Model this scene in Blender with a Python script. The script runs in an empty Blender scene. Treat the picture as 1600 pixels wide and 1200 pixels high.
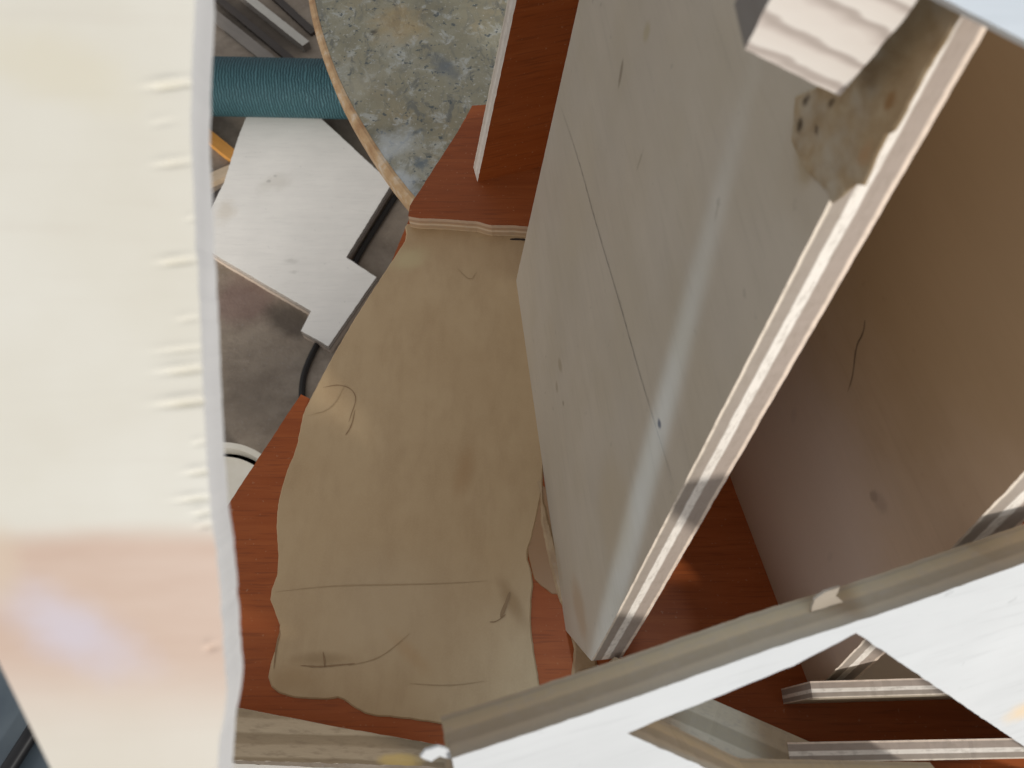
import bpy, math, random
from mathutils import Vector, Matrix, noise
from mathutils.geometry import tessellate_polygon

random.seed(7)
SC = bpy.context.scene
COL = SC.collection

# ------------------------------------------------------------------ camera
F = 1256.0                       # focal length in pixels of a 1600 px wide picture
CAM = Vector((0, 0, 0.45))
TILT = math.radians(25)          # the phone looks down 65 degrees
cd = bpy.data.cameras.new('camera')
cam = bpy.data.objects.new('camera', cd)
COL.objects.link(cam)
cam.location = CAM
cam.rotation_euler = (TILT, 0, 0)
cd.sensor_width = 36
cd.lens = 36 * F / 1600
cd.clip_start = 0.01
cd.clip_end = 50
cd.dof.use_dof = True
cd.dof.focus_distance = 0.48
cd.dof.aperture_fstop = 17.0
SC.camera = cam
R = Matrix.Rotation(TILT, 3, 'X')

# ------------------------------------------------------------------ light
w = bpy.data.worlds.new('World')
SC.world = w
w.use_nodes = True
bg = w.node_tree.nodes['Background']
bg.inputs[0].default_value = (0.96, 0.97, 1.0, 1)
bg.inputs[1].default_value = 0.45

def aim(o, d):
    o.rotation_euler = Vector(d).to_track_quat('-Z', 'Y').to_euler()

def lamp(name, kind, loc, target, energy, color, **kw):
    l = bpy.data.lights.new(name, kind)
    l.energy = energy
    l.color = color
    for k, v in kw.items():
        setattr(l, k, v)
    o = bpy.data.objects.new(name, l)
    COL.objects.link(o)
    o.location = loc
    aim(o, Vector(target) - Vector(loc))
    return o

KEYDIR = R @ Vector((0.85, -0.525, 0.75)).normalized()
KT = Vector((0.05, 0.06, 0.25))
lamp('window_light', 'AREA', KT + KEYDIR * 1.7, KT, 17.5, (1.0, 0.97, 0.92), size=0.11)
lamp('floor_fill', 'SPOT', Vector((-1.25, -0.75, -0.05)), Vector((-0.22, 0.62, -0.47)), 110, (1.0, 0.95, 0.88), spot_size=math.radians(34), spot_blend=0.5, shadow_soft_size=0.25)  # added fill spot that brightens the teal roll and concrete; no real source
vs = SC.view_settings
SC.display_settings.display_device = 'sRGB'
vs.view_transform = 'Standard'
vs.look = 'None'
vs.exposure = 0.38
vs.gamma = 1
vs.use_curve_mapping = False
SC.render.engine = 'CYCLES'
SC.cycles.use_denoising = True
SC.cycles.max_bounces = 8

# ------------------------------------------------------------------ helpers
Z = Vector((0, 0, 1))

def ray(p):
    return R @ Vector(((p[0] - 800) / F, (600 - p[1]) / F, -1))

def hit(p, o, n):
    d = ray(p)
    return CAM + d * ((o - CAM).dot(n) / d.dot(n))

def at_depth(p, dep):
    return CAM + ray(p) * dep

class Plane:
    """A real flat plane: origin o, in-plane axes u and v, normal n (towards the visible face)."""
    def __init__(s, o, n, u=None):
        s.o = Vector(o)
        s.n = Vector(n).normalized()
        u = Vector(u) if u is not None else Vector((1, 0, 0))
        s.u = (u - s.n * u.dot(s.n)).normalized()
        s.v = s.n.cross(s.u)
    def world(s, p):
        return hit(p, s.o, s.n)
    def loc(s, p):
        q = s.world(p) - s.o
        return Vector((q.dot(s.u), q.dot(s.v)))
    def pts(s, ps):
        return [s.loc(p) for p in ps]
    def matrix(s):
        m = Matrix((s.u, s.v, s.n)).transposed().to_4x4()
        m.translation = s.o
        return m

def camplane(px, dep, n, u=(1, 0, 0)):
    return Plane(at_depth(px, dep), R @ Vector(n), R @ Vector(u))

def resample(ps, step, jit=0.0, seed=0, closed=True, freq=220.0):
    out = []
    n = len(ps)
    for i in range(n if closed else n - 1):
        a, b = ps[i], ps[(i + 1) % n]
        L = (b - a).length
        k = max(1, int(L / step))
        d = (b - a) / L if L else Vector((0, 0))
        nn = Vector((-d.y, d.x))
        for j in range(k):
            t = j / k
            p = a.lerp(b, t)
            if jit:
                e = 1.0
                p = p + nn * jit * (noise.noise(Vector((p.x * freq, p.y * freq, seed))) +
                                    0.5 * noise.noise(Vector((p.x * freq * 3, p.y * freq * 3, seed + 5)))) * e
            out.append(p)
    if not closed:
        out.append(ps[-1])
    return out

def smooth(ps, it=2, closed=True):
    """Chaikin corner cutting."""
    for _ in range(it):
        o = []
        n = len(ps)
        rng = range(n) if closed else range(n - 1)
        if not closed:
            o.append(ps[0])
        for i in rng:
            a, b = ps[i], ps[(i + 1) % n]
            o += [a.lerp(b, .25), a.lerp(b, .75)]
        if not closed:
            o.append(ps[-1])
        ps = o
    return ps

def link(name, verts, faces, mats, fm=None, parent=None, matrix=None, shade=False):
    me = bpy.data.meshes.new(name)
    me.from_pydata([tuple(v) for v in verts], [], faces)
    for m in mats:
        me.materials.append(m)
    if fm:
        me.polygons.foreach_set('material_index', fm)
    if shade:
        me.polygons.foreach_set('use_smooth', [True] * len(me.polygons))
    me.update()
    o = bpy.data.objects.new(name, me)
    COL.objects.link(o)
    if matrix is not None:
        o.matrix_world = matrix
    if parent is not None:
        o.parent = parent
        o.matrix_parent_inverse = pworld(parent).inverted()
    return o

def pworld(o):
    m = o.matrix_basis.copy()
    if o.parent:
        m = pworld(o.parent) @ o.matrix_parent_inverse @ m
    return m

def slab_data(outer, t, holes=(), top=0.0, bevel=0.0):
    """Board between w=top and w=top-t; returns verts, faces, material indices (0 face, 1 edge, 2 back)."""
    loops = [list(outer)] + [list(h) for h in holes]
    def area(l):
        return sum(l[i].x * l[(i + 1) % len(l)].y - l[(i + 1) % len(l)].x * l[i].y for i in range(len(l)))
    if area(loops[0]) < 0:
        loops[0].reverse()
    for k in range(1, len(loops)):
        if area(loops[k]) > 0:
            loops[k].reverse()
    tri = tessellate_polygon([[Vector((p.x, p.y, 0)) for p in l] for l in loops])
    flat = [p for l in loops for p in l]
    N = len(flat)
    V, Fc, M = [], [], []
    def ring_in(l, d):
        o = []
        n = len(l)
        for i in range(n):
            a, b, c = l[i - 1], l[i], l[(i + 1) % n]
            e = (c - a)
            e = e.normalized() if e.length else Vector((1, 0))
            o.append(b + Vector((-e.y, e.x)) * d)
        return o
    if bevel:
        ins = [p for l in loops for p in ring_in(l, bevel)]
    else:
        ins = flat
    V += [(p.x, p.y, top) for p in ins]
    V += [(p.x, p.y, top - bevel) for p in flat]
    V += [(p.x, p.y, top - t) for p in flat]
    for a, b, c in tri:
        A, B, C_ = flat[a], flat[b], flat[c]
        s = (B.x - A.x) * (C_.y - A.y) - (C_.x - A.x) * (B.y - A.y)
        f = (a, b, c) if s > 0 else (a, c, b)
        Fc.append(f); M.append(0)
        Fc.append((f[0] + 2 * N, f[2] + 2 * N, f[1] + 2 * N)); M.append(2)
    off = 0
    for l in loops:
        n = len(l)
        for i in range(n):
            j = (i + 1) % n
            if bevel:
                Fc.append((off + i, N + off + i, N + off + j, off + j)); M.append(0)
            Fc.append((N + off + i, 2 * N + off + i, 2 * N + off + j, N + off + j)); M.append(1)
        off += n
    if not bevel:   # share top ring
        Fc2 = []
        for f in Fc:
            Fc2.append(tuple(x - N if x >= N else x for x in f))
        V = V[:N] + V[2 * N:]
        Fc = []
        for f in Fc2:
            Fc.append(f)
    return V, Fc, M

def board(name, plane, px, t, mats, parent=None, jit=0.0002, step=0.002, holes=(), seed=0, bevel=0.0, top=0.0, sm=0):
    out = plane.pts(px)
    if sm:
        out = smooth(out, sm)
    out = resample(out, step, jit, seed)
    hs = [resample(plane.pts(h), step, jit, seed + 3) for h in holes]
    V, Fc, M = slab_data(out, t, hs, top, bevel)
    return link(name, V, Fc, mats, M, parent, plane.matrix())

def boxboard(name, a, b, up, height, t, mats, parent=None, jit=0.0002, seed=0):
    """Upright board standing on the line a-b; its local z runs through the thickness."""
    a, b, up = Vector(a), Vector(b), Vector(up).normalized()
    u = (b - a)
    n = u.cross(up).normalized()
    pl = Plane(a, n, u)
    out = [Vector((0, 0)), Vector((u.length, 0)), Vector((u.length, height)), Vector((0, height))]
    out = resample(out, 0.002, jit, seed)
    V, Fc, M = slab_data(out, t)
    return link(name, V, Fc, mats, M, parent, pl.matrix())

def ribbons(name, plane, strokes, mat, parent, w=0.0003):
    """Thin marks lying on a surface, one object each: a stroke is (pixels, width in m)."""
    for px, wd in strokes:
        V, Fc = [], []
        ps = resample(smooth(plane.pts(px), 2, False), 0.0012, 0.00012, 3, False)
        n = len(ps)
        for i, p in enumerate(ps):
            d = (ps[min(i + 1, n - 1)] - ps[max(i - 1, 0)]).normalized()
            nn = Vector((-d.y, d.x))
            taper = min(1, 0.25 + 3 * min(i, n - 1 - i) / max(n - 1, 1))
            h = wd * 0.5 * taper * (0.75 + 0.5 * noise.noise(Vector((p.x * 300, p.y * 300, 1))))
            V.append((p.x + nn.x * h, p.y + nn.y * h, w))
            V.append((p.x - nn.x * h, p.y - nn.y * h, w))
        for i in range(n - 1):
            k = 2 * i
            Fc.append((k + 1, k + 3, k + 2, k))
        link(name, V, Fc, [mat], None, parent, plane.matrix())

def empty(name, loc):
    o = bpy.data.objects.new(name, None)
    COL.objects.link(o)
    o.location = loc
    o.empty_display_size = 0.05
    return o

def tag(o, label=None, cat=None, group=None, kind=None):
    if label: o['label'] = label
    if cat: o['category'] = cat
    if group: o['group'] = group
    if kind: o['kind'] = kind
    return o

# ------------------------------------------------------------------ materials
class Mat:
    def __init__(s, name, rough=0.6, spec=0.3):
        s.m = bpy.data.materials.new(name)
        s.m.use_nodes = True
        s.nt = s.m.node_tree
        s.b = s.nt.nodes['Principled BSDF']
        s.b.inputs['Roughness'].default_value = rough
        s.b.inputs['Specular IOR Level'].default_value = spec
        tc = s.nt.nodes.new('ShaderNodeTexCoord')
        s.co = tc.outputs['Object']
        s.col = None
    def node(s, t, **kw):
        n = s.nt.nodes.new(t)
        for k, v in kw.items():
            setattr(n, k, v)
        return n
    def wire(s, a, b):
        if isinstance(a, (int, float)):
            b.default_value = a
        elif isinstance(a, (tuple, list)):
            b.default_value = (*a, 1) if len(a) == 3 and b.type == 'RGBA' else a
        else:
            s.nt.links.new(a, b)
    def mapped(s, scale=(1, 1, 1), loc=(0, 0, 0), rot=(0, 0, 0)):
        n = s.node('ShaderNodeMapping')
        s.wire(s.co, n.inputs[0])
        n.inputs['Scale'].default_value = scale
        n.inputs['Location'].default_value = loc
        n.inputs['Rotation'].default_value = rot
        return n.outputs[0]
    def noise(s, scale, detail=4, rough=0.6, stretch=(1, 1, 1), rot=0.0, dist=0.0, loc=(0, 0, 0)):
        n = s.node('ShaderNodeTexNoise')
        v = s.mapped(stretch, loc, (0, 0, rot))
        s.wire(v, n.inputs['Vector'])
        n.inputs['Scale'].default_value = scale
        n.inputs['Detail'].default_value = detail
        n.inputs['Roughness'].default_value = rough
        n.inputs['Distortion'].default_value = dist
        return n.outputs[0]
    def ramp(s, fac, stops, interp='LINEAR'):
        n = s.node('ShaderNodeValToRGB')
        n.color_ramp.interpolation = interp
        e = n.color_ramp.elements
        while len(e) < len(stops):
            e.new(0.5)
        for i, (p, c) in enumerate(stops):
            e[i].position = p
            e[i].color = (*c, 1) if isinstance(c, (tuple, list)) else (c, c, c, 1)
        s.wire(fac, n.inputs[0])
        return n.outputs[0]
    def remap(s, fac, a, b, lo=0.0, hi=1.0):
        n = s.node('ShaderNodeMapRange', interpolation_type='SMOOTHSTEP')
        s.wire(fac, n.inputs[0])
        for i, v in enumerate((a, b, lo, hi)):
            n.inputs[i + 1].default_value = v
        return n.outputs[0]
    def math(s, op, a, b=0.0):
        n = s.node('ShaderNodeMath', operation=op)
        s.wire(a, n.inputs[0]); s.wire(b, n.inputs[1])
        return n.outputs[0]
    def mix(s, fac, a, b, mode='MIX'):
        n = s.node('ShaderNodeMix', data_type='RGBA', blend_type=mode)
        s.wire(fac, n.inputs[0]); s.wire(a, n.inputs[6]); s.wire(b, n.inputs[7])
        return n.outputs[2]
    def base(s, c):
        s.col = c
        return s
    def over(s, fac, c, mode='MIX'):
        s.col = s.mix(fac, s.col, c, mode)
        return s
    def sep(s, vec=None):
        n = s.node('ShaderNodeSeparateXYZ')
        s.wire(vec or s.co, n.inputs[0])
        return n.outputs
    def blotch(s, plane, px, size, c, strength=1.0, angle=0.0, soft=0.6, wob=0.35):
        """A stain or painted shade with a soft, uneven outline at a place on the board (metres, local)."""
        p = plane.loc(px) if plane else px
        mp = s.node('ShaderNodeMapping', vector_type='TEXTURE')
        s.wire(s.co, mp.inputs[0])
        mp.inputs['Location'].default_value = (p[0], p[1], 0)
        mp.inputs['Rotation'].default_value = (0, 0, angle)
        mp.inputs['Scale'].default_value = (size[0], size[1], 10)
        ln = s.node('ShaderNodeVectorMath', operation='LENGTH')
        s.wire(mp.outputs[0], ln.inputs[0])
        nz = s.noise(1.6 / max(size), 4, 0.65)
        d = s.math('ADD', ln.outputs['Value'], s.math('MULTIPLY', s.math('SUBTRACT', nz, 0.5), wob * 2))
        f = s.remap(d, 1 - soft, 1.0 + 0.05, strength, 0.0)
        return s.over(f, c)
    def specks(s, scale, thr, c, strength=1.0, loc=(0, 0, 0)):
        n = s.noise(scale, 2, 0.5, loc=loc)
        return s.over(s.remap(n, thr, thr + 0.04, 0, strength), c)
    def bump(s, h, strength, dist=0.001):
        n = s.node('ShaderNodeBump')
        n.inputs['Strength'].default_value = strength
        n.inputs['Distance'].default_value = dist
        s.wire(h, n.inputs['Height'])
        prev = s.b.inputs['Normal']
        if prev.is_linked:
            s.nt.links.new(prev.links[0].from_socket, n.inputs['Normal'])
        s.nt.links.new(n.outputs[0], prev)
        return s
    def done(s):
        s.wire(s.col, s.b.inputs['Base Color'])
        return s.m

def pale_ply(name, c=(0.62, 0.58, 0.48), rot=0.0, tone=0.12, rough=0.6):
    m = Mat(name, rough)
    n1 = m.noise(16, 4, 0.6)
    n2 = m.noise(90, 4, 0.6, (0.12, 1.0, 1.0), rot)
    d = tuple(x * (1 - tone * 1.6) for x in c)
    l = tuple(min(1, x * (1 + tone * 0.6)) for x in c)
    m.base(m.ramp(n1, [(0.3, d), (0.7, l)]))
    m.over(0.35, m.ramp(n2, [(0.35, d), (0.65, l)]))
    n3 = m.noise(330, 3, 0.6, (0.09, 1.0, 1.0), rot)
    m.over(m.remap(n3, 0.52, 0.7, 0, 0.22), tuple(x * 0.72 for x in c))
    n4 = m.noise(150, 2, 0.5)
    m.over(m.remap(n4, 0.70, 0.76, 0, 0.35), tuple(x * 0.5 for x in c))
    m.bump(n2, 0.08, 0.0004)
    return m

def red_ply(name, rot=0.0, k=1.0):
    m = Mat(name, 0.45, 0.2)
    n1 = m.noise(11, 4, 0.6)
    n2 = m.noise(170, 5, 0.65, (0.06, 1.0, 1.0), rot, 0.3)
    n3 = m.noise(760, 2, 0.5, (0.05, 1.0, 1.0), rot)
    m.base(m.ramp(n2, [(0.28, (0.27 * k, 0.058 * k, 0.011 * k)), (0.5, (0.325 * k, 0.076 * k, 0.016 * k)), (0.72, (0.38 * k, 0.098 * k, 0.023 * k))]))
    m.over(m.remap(n3, 0.55, 0.66, 0, 0.5), (0.17 * k, 0.04 * k, 0.011 * k))
    m.over(m.remap(n1, 0.35, 0.65, 0, 0.3), (0.30 * k, 0.09 * k, 0.032 * k))
    n4 = m.noise(420, 2, 0.5)
    m.over(m.remap(n4, 0.66, 0.74, 0, 0.35), (0.45, 0.25, 0.14))
    m.bump(n2, 0.15, 0.0004)
    return m

def ply_edge(name, t, stops=None, k=1.06):
    m = Mat(name, 0.7, 0.2)
    z = m.sep()[2]
    f = m.math('DIVIDE', m.math('MULTIPLY', z, -1.0), t)
    wob = m.noise(60, 3, 0.6)
    f = m.math('ADD', f, m.math('MULTIPLY', m.math('SUBTRACT', wob, 0.5), 0.014))
    L1, G1, L2, G2, L3 = [(0.80, 0.70, 0.58), (0.37, 0.315, 0.265), (0.86, 0.80, 0.72), (0.40, 0.33, 0.28), (0.80, 0.66, 0.54)]
    st = stops or [(0.0, L1), (0.055, L1), (0.085, G1), (0.31, G1), (0.345, L2), (0.535, L2), (0.575, G2), (0.885, G2), (0.92, L3), (1.0, L3)]
    st = [(p, tuple(x * k for x in c)) for p, c in st]
    m.base(m.ramp(f, st))
    n = m.noise(620, 4, 0.65, (0.35, 0.35, 1.0))
    n2 = m.noise(90, 3, 0.6)
    m.over(m.remap(n, 0.46, 0.68, 0, 0.36), (0.30 * k, 0.25 * k, 0.20 * k))
    m.over(m.remap(n2, 0.5, 0.72, 0, 0.10), (0.42 * k, 0.34 * k, 0.26 * k))
    m.bump(n, 0.25, 0.0004)
    return m

T = 0.0155

# ------------------------------------------------------------------ planes of the box
FLOOR = Plane((0, 0, 0), Z)
STEP_H = 0.013
STEP = Plane((0, 0, STEP_H), Z)
pa = FLOOR.world((806, 440)); pb = FLOOR.world((884, 985))
ub = (pb - pa).normalized()
hr = Vector((-ub.y, ub.x, 0))
if hr.x < 0: hr = -hr
lean = math.radians(10)
upd = Z * math.cos(lean) + hr * math.sin(lean)
nd = ub.cross(upd)
if nd.x > 0: nd = -nd
DIV = Plane(pa, nd, ub)
sa = FLOOR.world((1150, 770)); sb = FLOOR.world((1269, 1084))
us = (sb - sa).normalized()
ns = us.cross(Z)
if ns.x > 0: ns = -ns
SIDE = Plane(sa, ns, us)

# ------------------------------------------------------------------ setting: workshop floor
ZC = -0.50
GROUND = Plane((0, 0, ZC), Z)
m = Mat('concrete', 0.8, 0.2)
n1 = m.noise(7, 6, 0.65, dist=0.4); n2 = m.noise(34, 5, 0.7); n3 = m.noise(240, 3, 0.6)
m.base(m.ramp(n1, [(0.3, (0.195, 0.155, 0.118)), (0.5, (0.28, 0.23, 0.178)), (0.7, (0.37, 0.315, 0.255))]))
m.over(m.remap(n2, 0.4, 0.7, 0, 0.45), (0.155, 0.12, 0.092))
m.over(m.remap(n3, 0.58, 0.7, 0, 0.5), (0.30, 0.27, 0.25))
m.blotch(GROUND, (380, 470), (0.06, 0.05), (0.19, 0.115, 0.10), 0.6)
m.blotch(GROUND, (455, 500), (0.05, 0.03), (0.06, 0.047, 0.038), 0.7, -0.5)  # shade along the offcut's edge, painted into the concrete colour
m.blotch(GROUND, (400, 40), (0.13, 0.05), (0.05, 0.04, 0.032), 0.75, -0.6)
m.bump(n2, 0.4, 0.004); m.bump(n3, 0.3, 0.001)
concrete = m.done()
g = link('workshop_floor', [(-4, -3, 0), (4, -3, 0), (4, 6, 0), (-4, 6, 0)], [(0, 1, 2, 3)], [concrete], None, None, Matrix.Translation((0, 0, ZC)))
tag(g, 'stained grey concrete floor of the workshop', 'floor', kind='structure')

# ------------------------------------------------------------------ the plywood box
box = empty('plywood_box', FLOOR.world((700, 760)))
tag(box, 'half built plywood box with reddish floor and upright panels on the paint spotted table', 'plywood box')
edge = ply_edge('ply_edge', T).done()
redm = red_ply('red_veneer').done()

fp = board('floor_panel', FLOOR, [(738, 165), (640, 340), (604, 428), (545, 520), (489, 626), (470, 616), (365, 775), (250, 960), (250, 1128), (690, 1168), (1000, 1260), (1800, 1260), (1800, 700), (1250, 320), (960, 150)],
           T, [redm, edge, redm], box, 0.0003, seed=1)

# brushed-on tan filler over the red veneer
PATCH = [(632, 350), (650, 352), (720, 352), (826, 356), (826, 400), (818, 440), (824, 520), (842, 640), (852, 745), (832, 840), (822, 865), (834, 905), (829, 950), (831, 1000), (844, 1072), (842, 1110), (770, 1140), (709, 1134), (621, 1121), (577, 1118), (553, 1106), (534, 1090), (510, 1094), (443, 1089), (418, 1068), (425, 1030), (441, 985), (428, 952), (421, 932), (437, 890), (431, 805), (445, 745), (464, 700), (472, 655), (480, 632), (539, 523), (597, 432), (624, 392), (636, 372)]
m = Mat('tan_filler', 0.5, 0.3)
n1 = m.noise(14, 4, 0.6); n2 = m.noise(60, 5, 0.6, (1, 0.35, 1)); n3 = m.noise(900, 2, 0.5)
m.base(m.ramp(n1, [(0.3, (0.42, 0.285, 0.15)), (0.7, (0.50, 0.36, 0.205))]))
m.over(m.remap(n2, 0.42, 0.68, 0, 0.4), (0.36, 0.235, 0.12))
m.over(m.remap(n3, 0.4, 0.7, 0, 0.2), (0.50, 0.36, 0.22))
for px, sz, c, s_, a_ in [((725, 740), (0.008, 0.022), (0.33, 0.18, 0.07), .55, -0.2), ((800, 940), (0.006, 0.022), (0.26, 0.15, 0.06), .8, 0.5),
                      ((500, 1030), (0.022, 0.005), (0.25, 0.15, 0.06), .8, 0.0), ((460, 1060), (0.02, 0.011), (0.33, 0.2, 0.085), .6, 0.0),
                      ((640, 405), (0.02, 0.012), (0.55, 0.47, 0.26), .7, 0.3), ((730, 400), (0.04, 0.014), (0.45, 0.31, 0.17), .5, 0.0),
                      ((600, 950), (0.07, 0.05), (0.50, 0.385, 0.25), .5, 0.0), ((640, 1020), (0.006, 0.02), (0.42, 0.25, 0.11), .5, 0.8)]:
    m.blotch(FLOOR, px, sz, c, s_ * 0.7, a_, 0.9)
m.bump(n1, 0.22, 0.005); m.bump(n2, 0.08, 0.001)
tanm = m.done()
fill = board('filler_coat', FLOOR, PATCH, 0.0012, [tanm, tanm, tanm], fp, 0.0003, 0.0015, seed=4, bevel=0.0008, top=0.0012, sm=1)
tag(fill, 'wavy edged tan filler brushed over the red veneer')
m = Mat('filler_crease', 0.6); m.base((0.27, 0.17, 0.085)); crease = m.done()
m = Mat('faint_crease', 0.6); m.base((0.37, 0.255, 0.135)); crease2 = m.done()
FT = Plane((0, 0, 0.0012), Z)
ribbons('crease', FT, [([(505, 606), (528, 601), (548, 606), (558, 622), (550, 645), (545, 660)], 0.0007), ([(555, 640), (550, 665), (540, 680)], 0.0008),
                       ([(438, 985), (432, 1010), (428, 1045)], 0.0011), ([(470, 1040), (500, 1042), (520, 1040), (555, 1037)], 0.0012), ([(505, 1018), (508, 1042)], 0.0012),
                       ([(797, 925), (790, 945), (782, 965)], 0.0022), ([(790, 960), (775, 972), (765, 972)], 0.001)], crease, fill)
ribbons('brush_line', FT, [([(430, 925), (520, 915), (600, 914), (690, 912), (760, 908)], 0.0007), ([(545, 1040), (590, 1030), (620, 1008), (640, 990)], 0.0006), ([(640, 1068), (700, 1072), (760, 1064)], 0.0006),
                        ([(480, 650), (520, 640), (540, 600)], 0.0005), ([(715, 420), (735, 440), (745, 425)], 0.0006)], crease2, fill)

# raised red step with wavy sawn front
stepm = red_ply('step_veneer', 0.0, 0.8).done()
step_edge = ply_edge('step_edge', STEP_H, [(0.0, (0.48, 0.34, 0.235)), (0.22, (0.46, 0.32, 0.215)), (0.26, (0.34, 0.21, 0.125)), (0.42, (0.40, 0.26, 0.155)), (0.46, (0.54, 0.41, 0.28)), (0.56, (0.54, 0.41, 0.28)), (0.6, (0.38, 0.255, 0.15)), (0.8, (0.38, 0.255, 0.15)), (0.84, (0.46, 0.33, 0.2)), (1, (0.42, 0.29, 0.165))]).done()
st = board('step_plate', STEP, [(728, 186), (640, 322), (638, 338), (655, 341), (690, 342), (745, 346), (768, 352), (800, 352), (850, 356), (930, 330), (960, 150)],
           STEP_H, [stepm, step_edge, stepm], box, 0.0003, seed=8)
ribbons('sawn_slot', Plane(STEP.world((800, 370)), Vector((0, -0.8, 0.6)), (1, 0, 0)), [([(797, 373), (812, 373), (822, 374)], 0.0022)], Mat('slot_dark', .9).base((0.03, 0.02, 0.015)).done(), st, 0.001)

# upright red strip beside the divider
uo = STEP.world((746, 284)); ur = STEP.world((842, 262))
un = (ur - uo).normalized().cross(Vector((0.03, 0.034, 0.188)).normalized())
if un.y > 0: un = -un
UP = Plane(uo, un, ur - uo)
pale_edge = ply_edge('pale_ply_edge', 0.0125, [(0, (0.62, 0.55, 0.46)), (0.3, (0.55, 0.49, 0.43)), (0.5, (0.66, 0.60, 0.52)), (0.8, (0.52, 0.45, 0.38)), (1, (0.62, 0.55, 0.45))]).done()
board('upright_strip', UP, [(746, 284), (842, 262), (905, 248), (985, -120), (833, -120)], 0.0125, [red_ply('upright_veneer', 0.0, 0.85).done(), pale_edge, redm], box, 0.0003, seed=12)

# divider
m = pale_ply('divider_face', (0.51, 0.445, 0.355), 0.3, 0.06, 0.45)
nz = m.noise(26, 3, 0.5)
m.over(m.remap(nz, 0.35, 0.7, 0, 0.25), (0.42, 0.35, 0.235))
for px, sz, c, s_, a_ in [((970, 115), (0.002, 0.007), (0.2, 0.16, 0.11), .7, 0.5), ((1010, 50), (0.004, 0.005), (0.4, 0.33, 0.2), .6, 0),
                      ((875, 570), (0.006, 0.004), (0.3, 0.24, 0.16), .6, 0.4), ((870, 605), (0.004, 0.003), (0.3, 0.24, 0.16), .6, 0), ((1030, 662), (0.0025, 0.002), (0.08, 0.09, 0.11), .9, 0), ((1275, 215), (0.009, 0.014), (0.36, 0.27, 0.155), .9, 0.3), ((1330, 285), (0.006, 0.010), (0.34, 0.24, 0.13), .8, 0.3), ((900, 300), (0.03, 0.05), (0.50, 0.43, 0.32), .5, 0.3), ((960, 800), (0.03, 0.03), (0.46, 0.38, 0.27), .6, 0.3), ((1000, 250), (0.001, 0.006), (0.3, 0.25, 0.18), .6, 0.2), ((1120, 330), (0.0012, 0.004), (0.3, 0.25, 0.18), .4, 0.6),
                      ((880, 630), (0.002, 0.002), (0.25, 0.2, 0.14), .7, 0), ((905, 950), (0.02, 0.012), (0.42, 0.30, 0.19), .6, 0.3), ((870, 880), (0.02, 0.01), (0.4, 0.31, 0.2), .5, 0.2)]:
    m.blotch(DIV, px, sz, c, s_, a_)
divm = m.done()
dv = board('divider_panel', DIV, [(806, 440), (848, 735), (884, 985), (924, 1033), (955, 977), (1297, 312), (1443, 27), (1492, -62), (960, -220), (905, 0)],
           T, [divm, edge, divm], box, 0.00025, seed=21)
tag(dv, 'greyish pale divider with a pencil line down its face')
pencil = Mat('pencil', 0.5).base((0.17, 0.16, 0.145)).done()
ribbons('pencil_line', DIV, [([(876, 165), (905, 250), (930, 345), (968, 470), (1000, 585), (1025, 665), (1054, 760)], 0.00042)], pencil, dv, 0.0002)

# dried glue on the divider, up by the block
m = Mat('dried_glue', 0.4, 0.4)
n1 = m.noise(110, 4, 0.65); n2 = m.noise(45, 3, 0.6)
m.base(m.ramp(n1, [(0.3, (0.27, 0.18, 0.09)), (0.55, (0.35, 0.25, 0.14)), (0.75, (0.42, 0.33, 0.21))]))
m.over(m.remap(n2, 0.45, 0.65, 0, 0.7), (0.43, 0.375, 0.29))
for px, sz, c in [((1264, 158), (0.0016, 0.0024), (0.07, 0.045, 0.025)), ((1304, 160), (0.0016, 0.002), (0.11, 0.07, 0.035)), ((1254, 196), (0.0026, 0.002), (0.05, 0.032, 0.016)), ((1280, 202), (0.002, 0.0012), (0.10, 0.065, 0.035)),
                  ((1396, 158), (0.002, 0.003), (0.25, 0.13, 0.045)), ((1358, 240), (0.003, 0.004), (0.36, 0.22, 0.11))]:
    m.blotch(DIV, px, sz, c, .9, 0, 0.8, 0.8)
m.bump(n1, 0.6, 0.001)
gluem = m.done()
board('glue_smear', DIV, [(1246, 150), (1318, 120), (1400, 25), (1420, -20), (1540, -40), (1500, 30), (1452, 110), (1425, 160), (1400, 205), (1390, 210), (1360, 272), (1352, 290), (1340, 288), (1318, 306), (1302, 318), (1296, 300), (1262, 268), (1240, 222)],
      0.0008, [gluem] * 3, dv, 0.0004, 0.0012, seed=31, bevel=0.0004, top=0.0008)

# glue squeezed out along the foot of the divider
m = Mat('foot_glue', 0.35, 0.45)
n1 = m.noise(80, 4, 0.6)
m.base(m.ramp(n1, [(0.3, (0.32, 0.20, 0.10)), (0.7, (0.44, 0.31, 0.175))]))
m.bump(n1, 0.5, 0.002)
footglue = m.done()
board('squeezed_glue', FLOOR, [(842, 750), (846, 820), (858, 880), (872, 930), (884, 965), (891, 990), (897, 1015), (892, 1060), (935, 1045), (920, 985), (880, 900)], 0.0018, [footglue] * 3, dv, 0.0005, 0.0012, seed=41, bevel=0.0012, top=0.0018)
board('squeezed_glue', FLOOR, [(836, 752), (860, 765), (868, 830), (876, 890), (880, 930), (862, 928), (845, 915), (834, 905), (824, 862), (828, 815)], 0.0006, [Mat('thin_glue', .35, .45).base((0.33, 0.185, 0.085)).done()] * 3, dv, 0.0004, 0.0012, seed=43, bevel=0.0004, top=0.0006)

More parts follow.
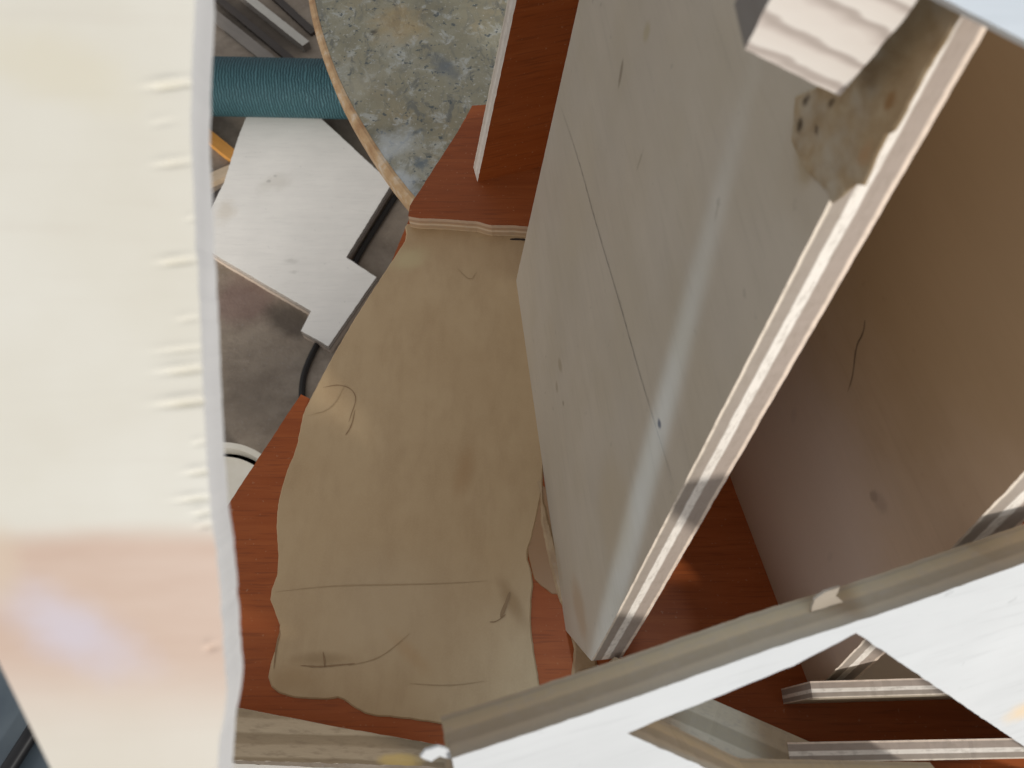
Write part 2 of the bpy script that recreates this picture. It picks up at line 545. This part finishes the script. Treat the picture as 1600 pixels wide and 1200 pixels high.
# right-hand side panel
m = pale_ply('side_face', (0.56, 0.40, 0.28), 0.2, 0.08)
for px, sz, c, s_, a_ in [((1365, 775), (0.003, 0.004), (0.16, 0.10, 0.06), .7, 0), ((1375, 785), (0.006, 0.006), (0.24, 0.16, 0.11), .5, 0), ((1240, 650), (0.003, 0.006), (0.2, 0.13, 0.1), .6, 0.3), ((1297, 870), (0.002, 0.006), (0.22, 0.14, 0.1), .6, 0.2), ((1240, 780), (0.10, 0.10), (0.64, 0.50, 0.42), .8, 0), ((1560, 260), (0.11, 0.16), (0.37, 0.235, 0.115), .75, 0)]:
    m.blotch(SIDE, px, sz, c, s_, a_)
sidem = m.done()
sd = board('side_panel', SIDE, [(1001, 377), (1075, 555), (1150, 770), (1269, 1084), (1350, 1000), (1500, 842), (1600, 738), (1680, 655), (1750, -60), (1500, -160), (985, -160)], T * 1.5, [sidem, ply_edge('side_edge', T * 1.5).done(), sidem], box, 0.0003, seed=51)  # hidden rear part extended behind the divider to shade the red upright
tag(sd, 'tan side panel standing right of the divider, in shade')
ribbons('hairline_crack', SIDE, [([(1352, 500), (1350, 520), (1338, 540), (1333, 590), (1325, 612)], 0.0006)], Mat('crack', .8).base((0.12, 0.075, 0.045)).done(), sd, 0.0002)

# low rails by the corner seen through the cutout
thin_edge = ply_edge('thin_edge', 0.006).done()
def rail(name, pxa, pxb, ztop, t, mats, seed, height=None):
    P = Plane((0, 0, ztop), Z)
    a, b = P.world(pxa), P.world(pxb)
    h = height if height else ztop
    d = Vector((0, 0, h))
    return boxboard(name, a - d, b - d, Z, h, t, mats, box, 0.0003, seed)
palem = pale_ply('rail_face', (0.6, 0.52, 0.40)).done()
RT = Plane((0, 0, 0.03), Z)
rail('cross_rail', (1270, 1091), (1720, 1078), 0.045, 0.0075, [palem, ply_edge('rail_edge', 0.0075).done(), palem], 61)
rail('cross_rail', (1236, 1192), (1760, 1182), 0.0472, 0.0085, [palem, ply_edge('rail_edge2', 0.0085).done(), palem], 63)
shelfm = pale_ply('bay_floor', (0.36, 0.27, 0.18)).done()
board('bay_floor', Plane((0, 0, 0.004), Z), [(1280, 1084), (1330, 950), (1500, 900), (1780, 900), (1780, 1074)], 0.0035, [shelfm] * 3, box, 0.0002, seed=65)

# near end rail: layered edge facing up, in shade
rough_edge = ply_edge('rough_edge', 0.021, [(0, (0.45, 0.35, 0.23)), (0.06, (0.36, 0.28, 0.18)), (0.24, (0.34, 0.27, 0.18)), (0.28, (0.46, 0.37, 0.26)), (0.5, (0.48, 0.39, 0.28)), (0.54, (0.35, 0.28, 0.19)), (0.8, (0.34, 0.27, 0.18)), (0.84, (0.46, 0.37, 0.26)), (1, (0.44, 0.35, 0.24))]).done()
ERP = Plane((0, 0, 0.04), Z, Vector((1, -0.03, 0)))
e0 = ERP.loc((387, 1150))
m = Mat('sawn_layers', 0.8, 0.15)
x_, y_, z_ = m.sep()
nz = m.noise(50, 4, 0.6, (0.4, 1, 1)); nf = m.noise(420, 3, 0.65, (0.25, 1, 1))
f = m.math('FRACT', m.math('ADD', m.math('MULTIPLY', m.math('SUBTRACT', y_, e0.y), 1 / 0.0105), m.math('MULTIPLY', nz, 0.35)))
m.base(m.ramp(f, [(0, (0.22, 0.165, 0.105)), (0.3, (0.20, 0.15, 0.095)), (0.4, (0.31, 0.245, 0.165)), (0.85, (0.29, 0.225, 0.15)), (0.95, (0.22, 0.165, 0.105))]))
m.over(m.remap(nf, 0.48, 0.7, 0, 0.4), (0.14, 0.10, 0.065))
m.blotch(ERP, (625, 1188), (0.012, 0.004), (0.42, 0.30, 0.11), .8)
m.bump(nf, 0.4, 0.0006)
sawn = m.done()
board('end_rail', ERP, [(290, 1090), (387, 1109), (534, 1137), (687, 1164), (760, 1180), (760, 1206), (662, 1197), (371, 1188), (290, 1185)], 0.04, [sawn, palem, palem], box, 0.0004, seed=67)
board('end_batten', Plane((0, 0, 0.03), Z), [(290, 1190), (371, 1193), (662, 1207), (900, 1222), (900, 1330), (290, 1330)], 0.006, [pale_ply('batten_face', (0.74, 0.72, 0.68)).done(), palem, palem], box, 0.0003, seed=68)
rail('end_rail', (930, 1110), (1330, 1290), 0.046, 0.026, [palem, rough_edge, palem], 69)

# small laminated block glued to the divider
b0, b1 = DIV.world((1312, 150)), DIV.world((1420, 22))
bn = (b1 - b0).cross(DIV.n)
if bn.dot(CAM - b0) < 0: bn = -bn
BLK = Plane(b0 + DIV.n * 0.0003 + bn.normalized() * 0.007, bn, DIV.n)
print('blk', BLK.n, BLK.pts([(1164, 77), (1312, 150), (1420, 22), (1215, 0)]))
m = Mat('laminations', 0.65, 0.2)
yv = m.sep()[1]
nz = m.noise(70, 3, 0.6, (0.3, 1, 1))
yy = m.math('ADD', m.math('MULTIPLY', m.math('ADD', yv, m.math('MULTIPLY', m.sep()[0], 0.42)), 1 / 0.0075), m.math('MULTIPLY', nz, 1.1))
fr = m.math('FRACT', yy)
m.base(m.ramp(fr, [(0, (0.80, 0.73, 0.66)), (0.42, (0.84, 0.78, 0.71)), (0.5, (0.54, 0.47, 0.42)), (0.62, (0.50, 0.43, 0.38)), (0.78, (0.68, 0.60, 0.54)), (0.92, (0.80, 0.73, 0.66))]))
lam = m.done()
blk = board('corner_block', BLK, [(1164, 77), (1312, 150), (1420, 22), (1480, -70), (1290, -170)], 0.011, [lam, Mat('shaded_block_side', .7).base((0.22, 0.2, 0.18)).done(), lam], box, 0.0003, seed=71)  # shade on the block's left side is put into a dark base colour
tag(blk, 'small striped laminated block glued to the divider')

# ------------------------------------------------------------------ paint spotted table under the box
TBL = Plane((0, 0, -T - 0.0005), Z)
tp = TBL.pts([(478, -20), (530, 150), (645, 322)])
(ax, ay), (bx, by), (cx, cy) = tp
D_ = 2 * (ax * (by - cy) + bx * (cy - ay) + cx * (ay - by))
ux_ = ((ax * ax + ay * ay) * (by - cy) + (bx * bx + by * by) * (cy - ay) + (cx * cx + cy * cy) * (ay - by)) / D_
uy_ = ((ax * ax + ay * ay) * (cx - bx) + (bx * bx + by * by) * (ax - cx) + (cx * cx + cy * cy) * (bx - ax)) / D_
rad = math.hypot(ax - ux_, ay - uy_)
print('table', ux_, uy_, rad)
tab = empty('round_table', (ux_, uy_, ZC))
tag(tab, 'round table covered in dried grey, ochre and blue paint under the plywood box', 'table')
m = Mat('spotted_paint', 0.42, 0.3)
n1 = m.noise(14, 5, 0.6, dist=0.6); n2 = m.noise(9, 5, 0.65, loc=(3, 1, 0), dist=0.6); n3 = m.noise(60, 5, 0.7, loc=(7, 2, 0), dist=0.9, stretch=(1, 0.6, 1), rot=0.6); n4 = m.noise(170, 3, 0.6, loc=(1, 8, 0)); n5 = m.noise(75, 5, 0.7, loc=(4, 4, 0), dist=0.5)
m.base(m.ramp(n1, [(0.3, (0.17, 0.155, 0.105)), (0.5, (0.26, 0.24, 0.165)), (0.7, (0.34, 0.335, 0.28))]))
m.over(m.remap(n2, 0.44, 0.66, 0, 0.6), (0.31, 0.25, 0.145))
m.over(m.remap(n5, 0.52, 0.66, 0, 0.6), (0.44, 0.45, 0.42))
n6 = m.noise(95, 5, 0.7, loc=(9, 4, 0), dist=0.8, stretch=(1, 0.5, 1), rot=-0.5)
m.over(m.remap(n6, 0.53, 0.62, 0, 0.6), (0.17, 0.165, 0.13))
n7 = m.noise(320, 3, 0.6)
m.over(m.remap(n7, 0.6, 0.7, 0, 0.5), (0.55, 0.55, 0.52))
m.over(m.remap(n3, 0.56, 0.64, 0, 0.7), (0.11, 0.115, 0.105))
m.over(m.remap(n4, 0.61, 0.65, 0, 0.85), (0.06, 0.075, 0.08))
tw = -T
for px, sz, c, s_ in [((695, 105), (0.012, 0.022), (0.09, 0.11, 0.13), .9), ((658, 255), (0.008, 0.008), (0.06, 0.10, 0.14), .9), ((585, 50), (0.005, 0.004), (0.02, 0.022, 0.025), 1), ((620, 40), (0.03, 0.03), (0.40, 0.28, 0.12), .7),
                  ((570, 130), (0.035, 0.02), (0.38, 0.35, 0.26), .6), ((610, 230), (0.03, 0.02), (0.52, 0.55, 0.56), .7), ((630, 285), (0.015, 0.018), (0.55, 0.60, 0.64), .7), ((655, 205), (0.008, 0.003), (0.08, 0.1, 0.11), .9)]:
    q = TBL.loc(px)
    q = (q[0] - ux_, q[1] - uy_)
    m.blotch(None, q, sz, c, s_ * 0.8, 0.6, 0.9, 0.9)
m.bump(n3, 0.5, 0.0015); m.bump(n4, 0.4, 0.001)
spot = m.done()
m = Mat('rim_wood', 0.5)
n1 = m.noise(60, 4, 0.6)
m.base(m.ramp(n1, [(0.35, (0.30, 0.17, 0.08)), (0.55, (0.42, 0.28, 0.15)), (0.7, (0.52, 0.45, 0.36))]))
rimm = m.done()
def disc(name, profile, mats, fm_of, parent, matrix, seg=192, caps=True):
    V, Fc, Ms = [], [], []
    n = len(profile)
    for i in range(seg):
        a = 2 * math.pi * i / seg
        for r_, z_ in profile:
            wob = 1 + 0.0012 * noise.noise(Vector((math.cos(a) * 9, math.sin(a) * 9, 0)))
            V.append((math.cos(a) * r_ * wob, math.sin(a) * r_ * wob, z_))
    for i in range(seg):
        j = (i + 1) % seg
        for k in range(n - 1):
            Fc.append((i * n + k, i * n + k + 1, j * n + k + 1, j * n + k)); Ms.append(fm_of(k))
    if caps:
        Fc.append(tuple(i * n for i in range(seg))); Ms.append(0)
        Fc.append(tuple(i * n + n - 1 for i in range(seg))[::-1]); Ms.append(fm_of(n - 2))
    return link(name, V, Fc, mats, Ms, parent, matrix)
TM = Matrix.Translation((ux_, uy_, -T - 0.0005))
disc('tabletop', [(rad - 0.006, 0), (rad - 0.006, -0.018)], [spot, rimm], lambda k: 1, tab, TM)
disc('rim', [(rad - 0.0058, 0.0002), (rad - 0.0035, -0.0003), (rad - 0.0005, -0.003), (rad, -0.007), (rad - 0.001, -0.018), (rad - 0.0058, -0.018)], [rimm, rimm], lambda k: 0, tab, TM, caps=False)
disc('pedestal', [(0.035, -0.0182), (0.035, ZC + T + 0.035), (0.16, ZC + T + 0.02), (0.16, ZC + T + 0.0005)], [rimm, rimm], lambda k: 0, tab, TM, 48)

# ------------------------------------------------------------------ things on the workshop floor
m = pale_ply('offcut_face', (0.84, 0.81, 0.75), 0.4, 0.05)
for px, sz, c, s_, a_ in [((420, 283), (0.005, 0.004), (0.12, 0.11, 0.1), .8, 0), ((430, 275), (0.004, 0.003), (0.2, 0.19, 0.18), .7, 0), ((430, 285), (0.035, 0.022), (0.5, 0.46, 0.38), .5, 0.2), ((455, 408), (0.014, 0.006), (0.45, 0.43, 0.38), .7, 0), ((460, 425), (0.008, 0.004), (0.45, 0.43, 0.38), .7, 0), ((352, 330), (0.02, 0.03), (0.55, 0.46, 0.33), .6, 0)]:
    m.blotch(None, tuple(Plane((0, 0, ZC + 0.02), Z).loc(px)), sz, c, s_ * 0.55, a_, 0.9, 0.7)
offm = m.done()
dark_edge = ply_edge('offcut_edge', 0.012, k=0.55).done()
OFF = Plane((0, 0, ZC + 0.02), Z)
of = board('plywood_offcut', OFF, [(372, 215), (392, 165), (480, 165), (612, 287), (541, 402), (588, 433), (513, 541), (470, 517), (486, 486), (345, 404), (290, 370), (330, 325), (350, 285)], 0.02, [offm, dark_edge, offm], None, 0.0006, 0.004, seed=81)
tag(of, 'pale plywood offcut with stepped notches lying on the concrete floor', 'plywood offcut')

def tube(name, pts, r, mat, parent=None, seg=14):
    V, Fc = [], []
    n = len(pts)
    for i, p in enumerate(pts):
        d = (pts[min(i + 1, n - 1)] - pts[max(i - 1, 0)]).normalized()
        a = d.cross(Z).normalized() if abs(d.z) < 0.95 else Vector((1, 0, 0))
        b = a.cross(d)
        for k in range(seg):
            t_ = 2 * math.pi * k / seg
            V.append(p + (a * math.cos(t_) + b * math.sin(t_)) * r)
    for i in range(n - 1):
        for k in range(seg):
            l = (k + 1) % seg
            Fc.append((i * seg + k, i * seg + l, (i + 1) * seg + l, (i + 1) * seg + k))
    Fc.append(tuple(range(seg))[::-1]); Fc.append(tuple((n - 1) * seg + k for k in range(seg)))
    o = link(name, V, Fc, [mat], None, parent, None, True)
    return o

# teal ribbed roll
RP = Plane((0, 0, ZC + 0.055), Z)
a, b = RP.world((230, 133)), RP.world((640, 142))
m = Mat('teal_cloth', 0.65, 0.35)
x, y, z = m.sep()
wv = m.node('ShaderNodeTexWave', wave_type='BANDS', bands_direction='X')
m.wire(m.co, wv.inputs['Vector'])
wv.inputs['Scale'].default_value = 75
wv.inputs['Distortion'].default_value = 5.0
wv.inputs['Detail'].default_value = 3
wv.inputs['Detail Scale'].default_value = 1.2
n1 = wv.outputs['Fac']; n2 = m.noise(30, 4, 0.6); n3 = m.noise(500, 3, 0.6)
m.base(m.ramp(n1, [(0.1, (0.014, 0.045, 0.056)), (0.6, (0.026, 0.078, 0.094)), (0.95, (0.042, 0.11, 0.128))]))
m.over(m.remap(n2, 0.4, 0.7, 0, 0.35), (0.025, 0.08, 0.088))
m.over(m.remap(n3, 0.55, 0.75, 0, 0.4), (0.08, 0.17, 0.185))
m.bump(n1, 0.7, 0.002)
teal = m.done()
ctr = (a + b) / 2
roll = empty('fabric_roll', (ctr.x, ctr.y, ZC))
rr = tube('roll_body', [a.lerp(b, k / 60) for k in range(61)], 0.042, teal, roll, 48)
tag(roll, 'teal ribbed roll lying on the floor between the big white board and the table', 'roll')

def stick(name, pxa, pxb, z0, wd, th, mat, label, cat, endmat=None):
    P = Plane((0, 0, z0 + th), Z)
    a, b = P.world(pxa), P.world(pxb)
    u = (b - a).normalized()
    pl = Plane(a, Z, u)
    L = (b - a).length
    out = resample([Vector((0, -wd / 2)), Vector((L, -wd / 2)), Vector((L, wd / 2)), Vector((0, wd / 2))], 0.006, 0.0006, len(name))
    V, Fc, M = slab_data(out, th)
    o = link(name, V, Fc, [mat, endmat or mat, mat], M, None, pl.matrix())
    return tag(o, label, cat)

whitew = pale_ply('batten_wood', (0.52, 0.49, 0.43)).done()
darkw = pale_ply('dark_wood', (0.06, 0.048, 0.04)).done()
grey_w = pale_ply('grey_wood', (0.24, 0.21, 0.18)).done()
stick('wooden_batten', (340, -42), (478, 68), ZC, 0.014, 0.014, whitew, 'pale wooden batten above the teal roll, lying beside a dark strip', 'batten', grey_w)
stick('dark_strip', (320, -20), (470, 105), ZC, 0.012, 0.006, darkw, 'dark narrow strip lying along the pale batten above the teal roll', 'strip')
stick('dark_strip', (425, -10), (490, 50), ZC, 0.012, 0.006, darkw, 'short dark strip between the pale batten and the round table', 'strip')
stick('grey_slat', (330, 20), (430, 100), ZC, 0.02, 0.004, grey_w, 'dull grey slat on the floor just above the teal roll', 'slat')
orange = pale_ply('orange_paint', (0.55, 0.26, 0.06), 0, 0.1, 0.45).done()
stick('orange_stick', (300, 190), (376, 252), ZC, 0.017, 0.012, orange, 'orange wooden stick poking out beside the pale offcut', 'stick')
stick('wooden_chip', (300, 290), (366, 262), ZC, 0.018, 0.01, pale_ply('chip_wood', (0.55, 0.43, 0.30)).done(), 'light wooden scrap below the orange stick at the offcut corner', 'wood scrap')
stick('wooden_chip', (300, 330), (352, 295), ZC, 0.012, 0.008, darkw, 'small dark scrap tucked at the left corner of the pale offcut', 'wood scrap')
stick('dark_strip', (378, 225), (398, 178), ZC, 0.008, 0.008, darkw, 'thin dark strip between the teal roll and the pale offcut', 'strip')
# black cable
GP = Plane((0, 0, ZC + 0.004), Z)
cp = [(660, 245), (620, 303), (590, 350), (556, 405), (525, 470), (500, 530), (484, 560), (473, 590), (471, 625), (478, 680)]
cp = [Vector((p.x, p.y)) for p in smooth([Vector(p) for p in cp], 2, False)]
cab = tube('black_cable', [GP.world(p) for p in cp], 0.0042, Mat('cable_rubber', 0.5).base((0.02, 0.017, 0.015)).done(), None, 10)
tag(cab, 'black cable running over the concrete and under the pale offcut', 'cable')
# white pail standing low by the corner of the box
PQ = Plane((0, 0, ZC + 0.10), Z)
pc = PQ.world((330, 800))
pr = (PQ.world((392, 700)) - pc).length
m = Mat('pail_plastic', 0.4)
nz = m.noise(20, 3)
m.base(m.ramp(nz, [(0.3, (0.62, 0.57, 0.47)), (0.7, (0.74, 0.70, 0.61))]))
pailm = m.done()
pail = empty('plastic_pail', (pc.x, pc.y, ZC))
tag(pail, 'cream plastic pail with a grooved lid, partly hidden behind the big white board', 'pail')
PMt = Matrix.Translation((pc.x, pc.y, ZC + 0.10))
disc('lid', [(pr * 0.83, -0.010), (pr * 0.84, -0.016), (pr * 0.90, -0.016), (pr * 0.92, 0.0), (pr, 0.0), (pr * 1.01, -0.008), (pr * 0.97, -0.016)], [pailm, pailm], lambda k: 0, pail, PMt, 96)
disc('pail_body', [(pr * 0.95, -0.0165), (pr * 0.86, -0.0995)], [pailm, pailm], lambda k: 0, pail, PMt, 96)
# slate panel with black bar at lower left
slate = Mat('slate_paint', 0.5)
nz = slate.noise(15, 3); slate.base(slate.ramp(nz, [(0.3, (0.04, 0.055, 0.07)), (0.7, (0.075, 0.095, 0.11))]))
slatem = slate.done()
SP = Plane((0, 0, ZC + 0.2), Z)
crate = board('slate_board', SP, [(-220, 880), (60, 960), (110, 1330), (-220, 1330)], 0.2, [slatem] * 3, None, 0.0003, 0.006, seed=91)
tag(crate, 'dark slate coloured box seen below the lower corner of the big white board', 'box')
BP = Plane((0, 0, ZC + 0.203), Z)
bar = tube('black_bar', [Plane((0, 0, ZC + 0.207), Z).world(p) for p in ((85, 1090), (40, 1160), (0, 1222), (-30, 1270))], 0.0065, Mat('black_rubber', 0.45).base((0.008, 0.008, 0.009)).done(), None, 12)
tag(bar, 'black round bar lying across the slate coloured box', 'bar')

# ------------------------------------------------------------------ big white board in the foreground
LB = camplane((300, 600), 0.135, (0.06, -0.04, 1.0))
inner = [(306, -160), (305, 0), (300, 100), (298, 200), (304, 340), (312, 480), (317, 600), (322, 700), (329, 800), (339, 870), (345, 940), (349, 1010), (354, 1070), (352, 1110), (342, 1160), (338, 1230), (330, 1330)]
def curve_at(cv, y):
    for (x0, y0), (x1, y1) in zip(cv, cv[1:]):
        if y0 <= y <= y1:
            t_ = (y - y0) / (y1 - y0)
            t_ = t_ * t_ * (3 - 2 * t_) * 0.5 + t_ * 0.5
            return x0 + (x1 - x0) * t_
    return cv[-1][0]
NR, NC = 420, 90
dents = [(262, 131, 26, 5.5, 1.7), (266, 254, 22, 4.5, 0.9), (274, 407, 22, 4.5, 1.2), (292, 497, 14, 4, 0.5), (280, 545, 34, 4, 0.6), (284, 577, 30, 5, 1.4), (288, 627, 34, 5.5, 2.0), (310, 736, 18, 3.5, 1.2), (302, 778, 24, 3.5, 1.1), (314, 800, 12, 3, 0.9), (250, 190, 14, 5, 0.35), (328, 1010, 8, 5, 0.8), (312, 690, 10, 3, 0.6), (300, 340, 10, 3, 0.4), (318, 820, 10, 3, 0.7)]
V = []; Fc = []; Ms = []
rng = random.Random(3)
for i in range(NR + 1):
    y = -160 + (1330 + 160) * i / NR
    xl = max(-260, -0.0 + (y - 1039) * 79 / 161) if y > 510 else -260
    xr = curve_at(inner, y) + (0.5 + (0.9 if y > 800 else 0)) * noise.noise(Vector((y * 0.11, 0, 2))) + 1.5 * noise.noise(Vector((y * 0.03, 4, 2)))
    for j in range(NC + 1):
        t_ = 1 - (1 - j / NC) ** 2.2
        x = xl + (xr - xl) * t_
        h = 0.0
        for dx, dy, lx, sy, amp in dents:
            g_ = math.exp(-((x - dx) / lx) ** 2) if x < dx else math.exp(-((x - dx) / (lx * 1.6)) ** 2)
            slope = (y - dy) - 0.10 * (dx - x)
            h += amp * 0.00055 * g_ * (-math.exp(-((slope - 3) / sy) ** 2) + 0.45 * math.exp(-((slope + 6) / (sy * 1.3)) ** 2))
        q = LB.loc((x, y))
        V.append((q.x, q.y, h))
N0 = len(V)
TB = 0.0102
def vid(i, j): return i * (NC + 1) + j
for i in range(NR):
    for j in range(NC):
        Fc.append((vid(i + 1, j), vid(i + 1, j + 1), vid(i, j + 1), vid(i, j))); Ms.append(0)
loop = [vid(i, NC) for i in range(NR + 1)] + [vid(NR, j) for j in range(NC - 1, -1, -1)] + [vid(i, 0) for i in range(NR - 1, -1, -1)] + [vid(0, j) for j in range(1, NC)]
back = {}
for k in loop:
    back[k] = len(V)
    V.append((V[k][0], V[k][1], -TB))
for k in range(len(loop)):
    a_, b_ = loop[k], loop[(k + 1) % len(loop)]
    Fc.append((a_, b_, back[b_], back[a_])[::-1]); Ms.append(1)
Fc.append(tuple(back[k] for k in loop)); Ms.append(2)
m = Mat('birch_face', 0.6, 0.25)
n1 = m.noise(14, 4, 0.6); n2 = m.noise(260, 4, 0.6, (0.06, 1, 1)); n3 = m.noise(55, 4, 0.6, (0.25, 1, 1))
m.base(m.ramp(n1, [(0.3, (0.73, 0.69, 0.585)), (0.7, (0.81, 0.785, 0.705))]))
m.over(m.remap(n3, 0.45, 0.75, 0, 0.3), (0.70, 0.65, 0.55))
m.over(m.remap(n2, 0.5, 0.7, 0, 0.09), (0.60, 0.53, 0.44))
yv = m.sep()[1]
y0 = LB.loc((150, 808)).y; y1 = LB.loc((150, 862)).y
wobn = m.math('MULTIPLY', m.math('SUBTRACT', m.noise(40, 4, 0.6, (0.5, 1, 1)), 0.5), 0.004)
yy = m.math('ADD', yv, wobn)
pinkf = m.remap(yy, y1, y0, 1.0, 0.0)
y2 = LB.loc((150, 1010)).y; y3 = LB.loc((150, 1180)).y
fade = m.remap(yy, y3, y2, 0.15, 0.85)
m.over(m.math('MULTIPLY', pinkf, fade), m.ramp(n3, [(0.3, (0.62, 0.43, 0.33)), (0.7, (0.75, 0.58, 0.48))]))
m.blotch(LB, (110, 985), (0.02, 0.008), (0.68, 0.64, 0.73), .7, -0.5, 0.95)
m.blotch(LB, (-10, 880), (0.006, 0.01), (0.72, 0.60, 0.46), .5, 0, 0.8)
m.blotch(LB, (90, 110), (0.02, 0.008), (0.74, 0.68, 0.52), .5, -0.3, 0.8)
m.bump(n2, 0.10, 0.0004)
facem = m.done()
m = Mat('birch_edge', 0.7)
n1 = m.noise(90, 4, 0.6, (1, 0.25, 1))
m.base(m.ramp(n1, [(0.35, (0.60, 0.60, 0.60)), (0.65, (0.67, 0.67, 0.67))]))
m.bump(n1, 0.15, 0.0004)
lbo = link('plywood_board', V, Fc, [facem, m.done(), facem], Ms, None, LB.matrix(), False)
tag(lbo, 'big white plywood board with chipped edge and pinkish lower end, close up at the side', 'plywood board')

# ------------------------------------------------------------------ white board with the triangular cutout
FB = camplane((1200, 1080), 0.23, (0.3, -0.5, 0.8))
m = pale_ply('cutout_face', (0.64, 0.655, 0.66), 0.35, 0.05)
m.blotch(FB, (1600, 1110), (0.012, 0.009), (0.80, 0.60, 0.36), .7, 0, 0.9)
cutm = m.done()
cut_edge = ply_edge('cutout_edge', 0.0125, [(0, (0.30, 0.26, 0.205)), (0.25, (0.36, 0.29, 0.205)), (0.33, (0.27, 0.215, 0.15)), (0.55, (0.29, 0.23, 0.155)), (0.62, (0.38, 0.29, 0.185)), (0.85, (0.33, 0.26, 0.165)), (0.9, (0.26, 0.21, 0.145)), (1, (0.34, 0.26, 0.17))]).done()
cb = board('cutout_board', FB, [(706, 1185), (800, 1155), (1000, 1087), (1210, 1012), (1410, 948), (1600, 880), (1820, 802), (2150, 690), (2150, 1500), (716, 1500), (712, 1212)], 0.0125, [cutm, cut_edge, cutm], None, 0.00025, 0.0015,  # right end extended out of view to shade the side panel's edge
           holes=[[(1338, 989), (1240, 1040), (1100, 1097), (1040, 1120), (980, 1146), (1100, 1199), (1185, 1238), (1490, 1236), (1520, 1290), (1640, 1300), (1760, 1274)]], seed=95)  # hole's lower edge, out of view, shaped to keep light off the floor
tag(cb, 'white plywood board with a triangular cutout, lying across the lower corner in the foreground', 'plywood board')
chipm = pale_ply('raw_splinter', (0.40, 0.34, 0.27)).done()
board('splinter', FB, [(1290, 986), (1296, 966), (1318, 952), (1338, 945), (1330, 960), (1350, 972)], 0.0008, [chipm] * 3, cb, 0.0006, 0.0006, seed=98, top=-0.007)
board('splintered_corner', FB, [(660, 1194), (668, 1183), (688, 1178), (704, 1185), (708, 1196), (690, 1192), (676, 1202)], 0.0007, [cutm] * 3, cb, 0.0005, 0.0008, seed=96, top=-0.002)
# ------------------------------------------------------------------ corner of another white sheet
WB = camplane((1560, 20), 0.143, (-0.1, 0.1, 1.0))
wb = board('white_sheet', WB, [(1478, 0), (1600, 63), (1740, 135), (1740, -160), (1300, -95)], 0.0016, [cutm, pale_ply('sheet_edge', (0.6, 0.6, 0.58)).done(), cutm], None, 0.0001, seed=97)
tag(wb, 'corner of a bright white sheet above the end of the striped ply edge', 'sheet')

# cool daylight coming through a gap above and raking down the divider
s0, s1 = DIV.world((940, 1010)), DIV.world((1195, 40))
sd_ = (s1 - s0).normalized()
ga = math.radians(3.2)
ld = sd_ * math.cos(ga) + DIV.n * math.sin(ga)
mid = s0.lerp(s1, 0.17)
lamp('gap_daylight', 'SPOT', mid + ld * 1.5, mid, 420, (0.50, 0.72, 1.0), spot_size=math.radians(0.95), spot_blend=1.0, shadow_soft_size=0.004)
mid2 = mid + (DIV.world((1120, 560)) - DIV.world((1060, 560)))
lamp('gap_daylight', 'SPOT', mid2 + ld * 1.5, mid2, 200, (0.50, 0.74, 1.0), spot_size=math.radians(3.2), spot_blend=1.0, shadow_soft_size=0.08)
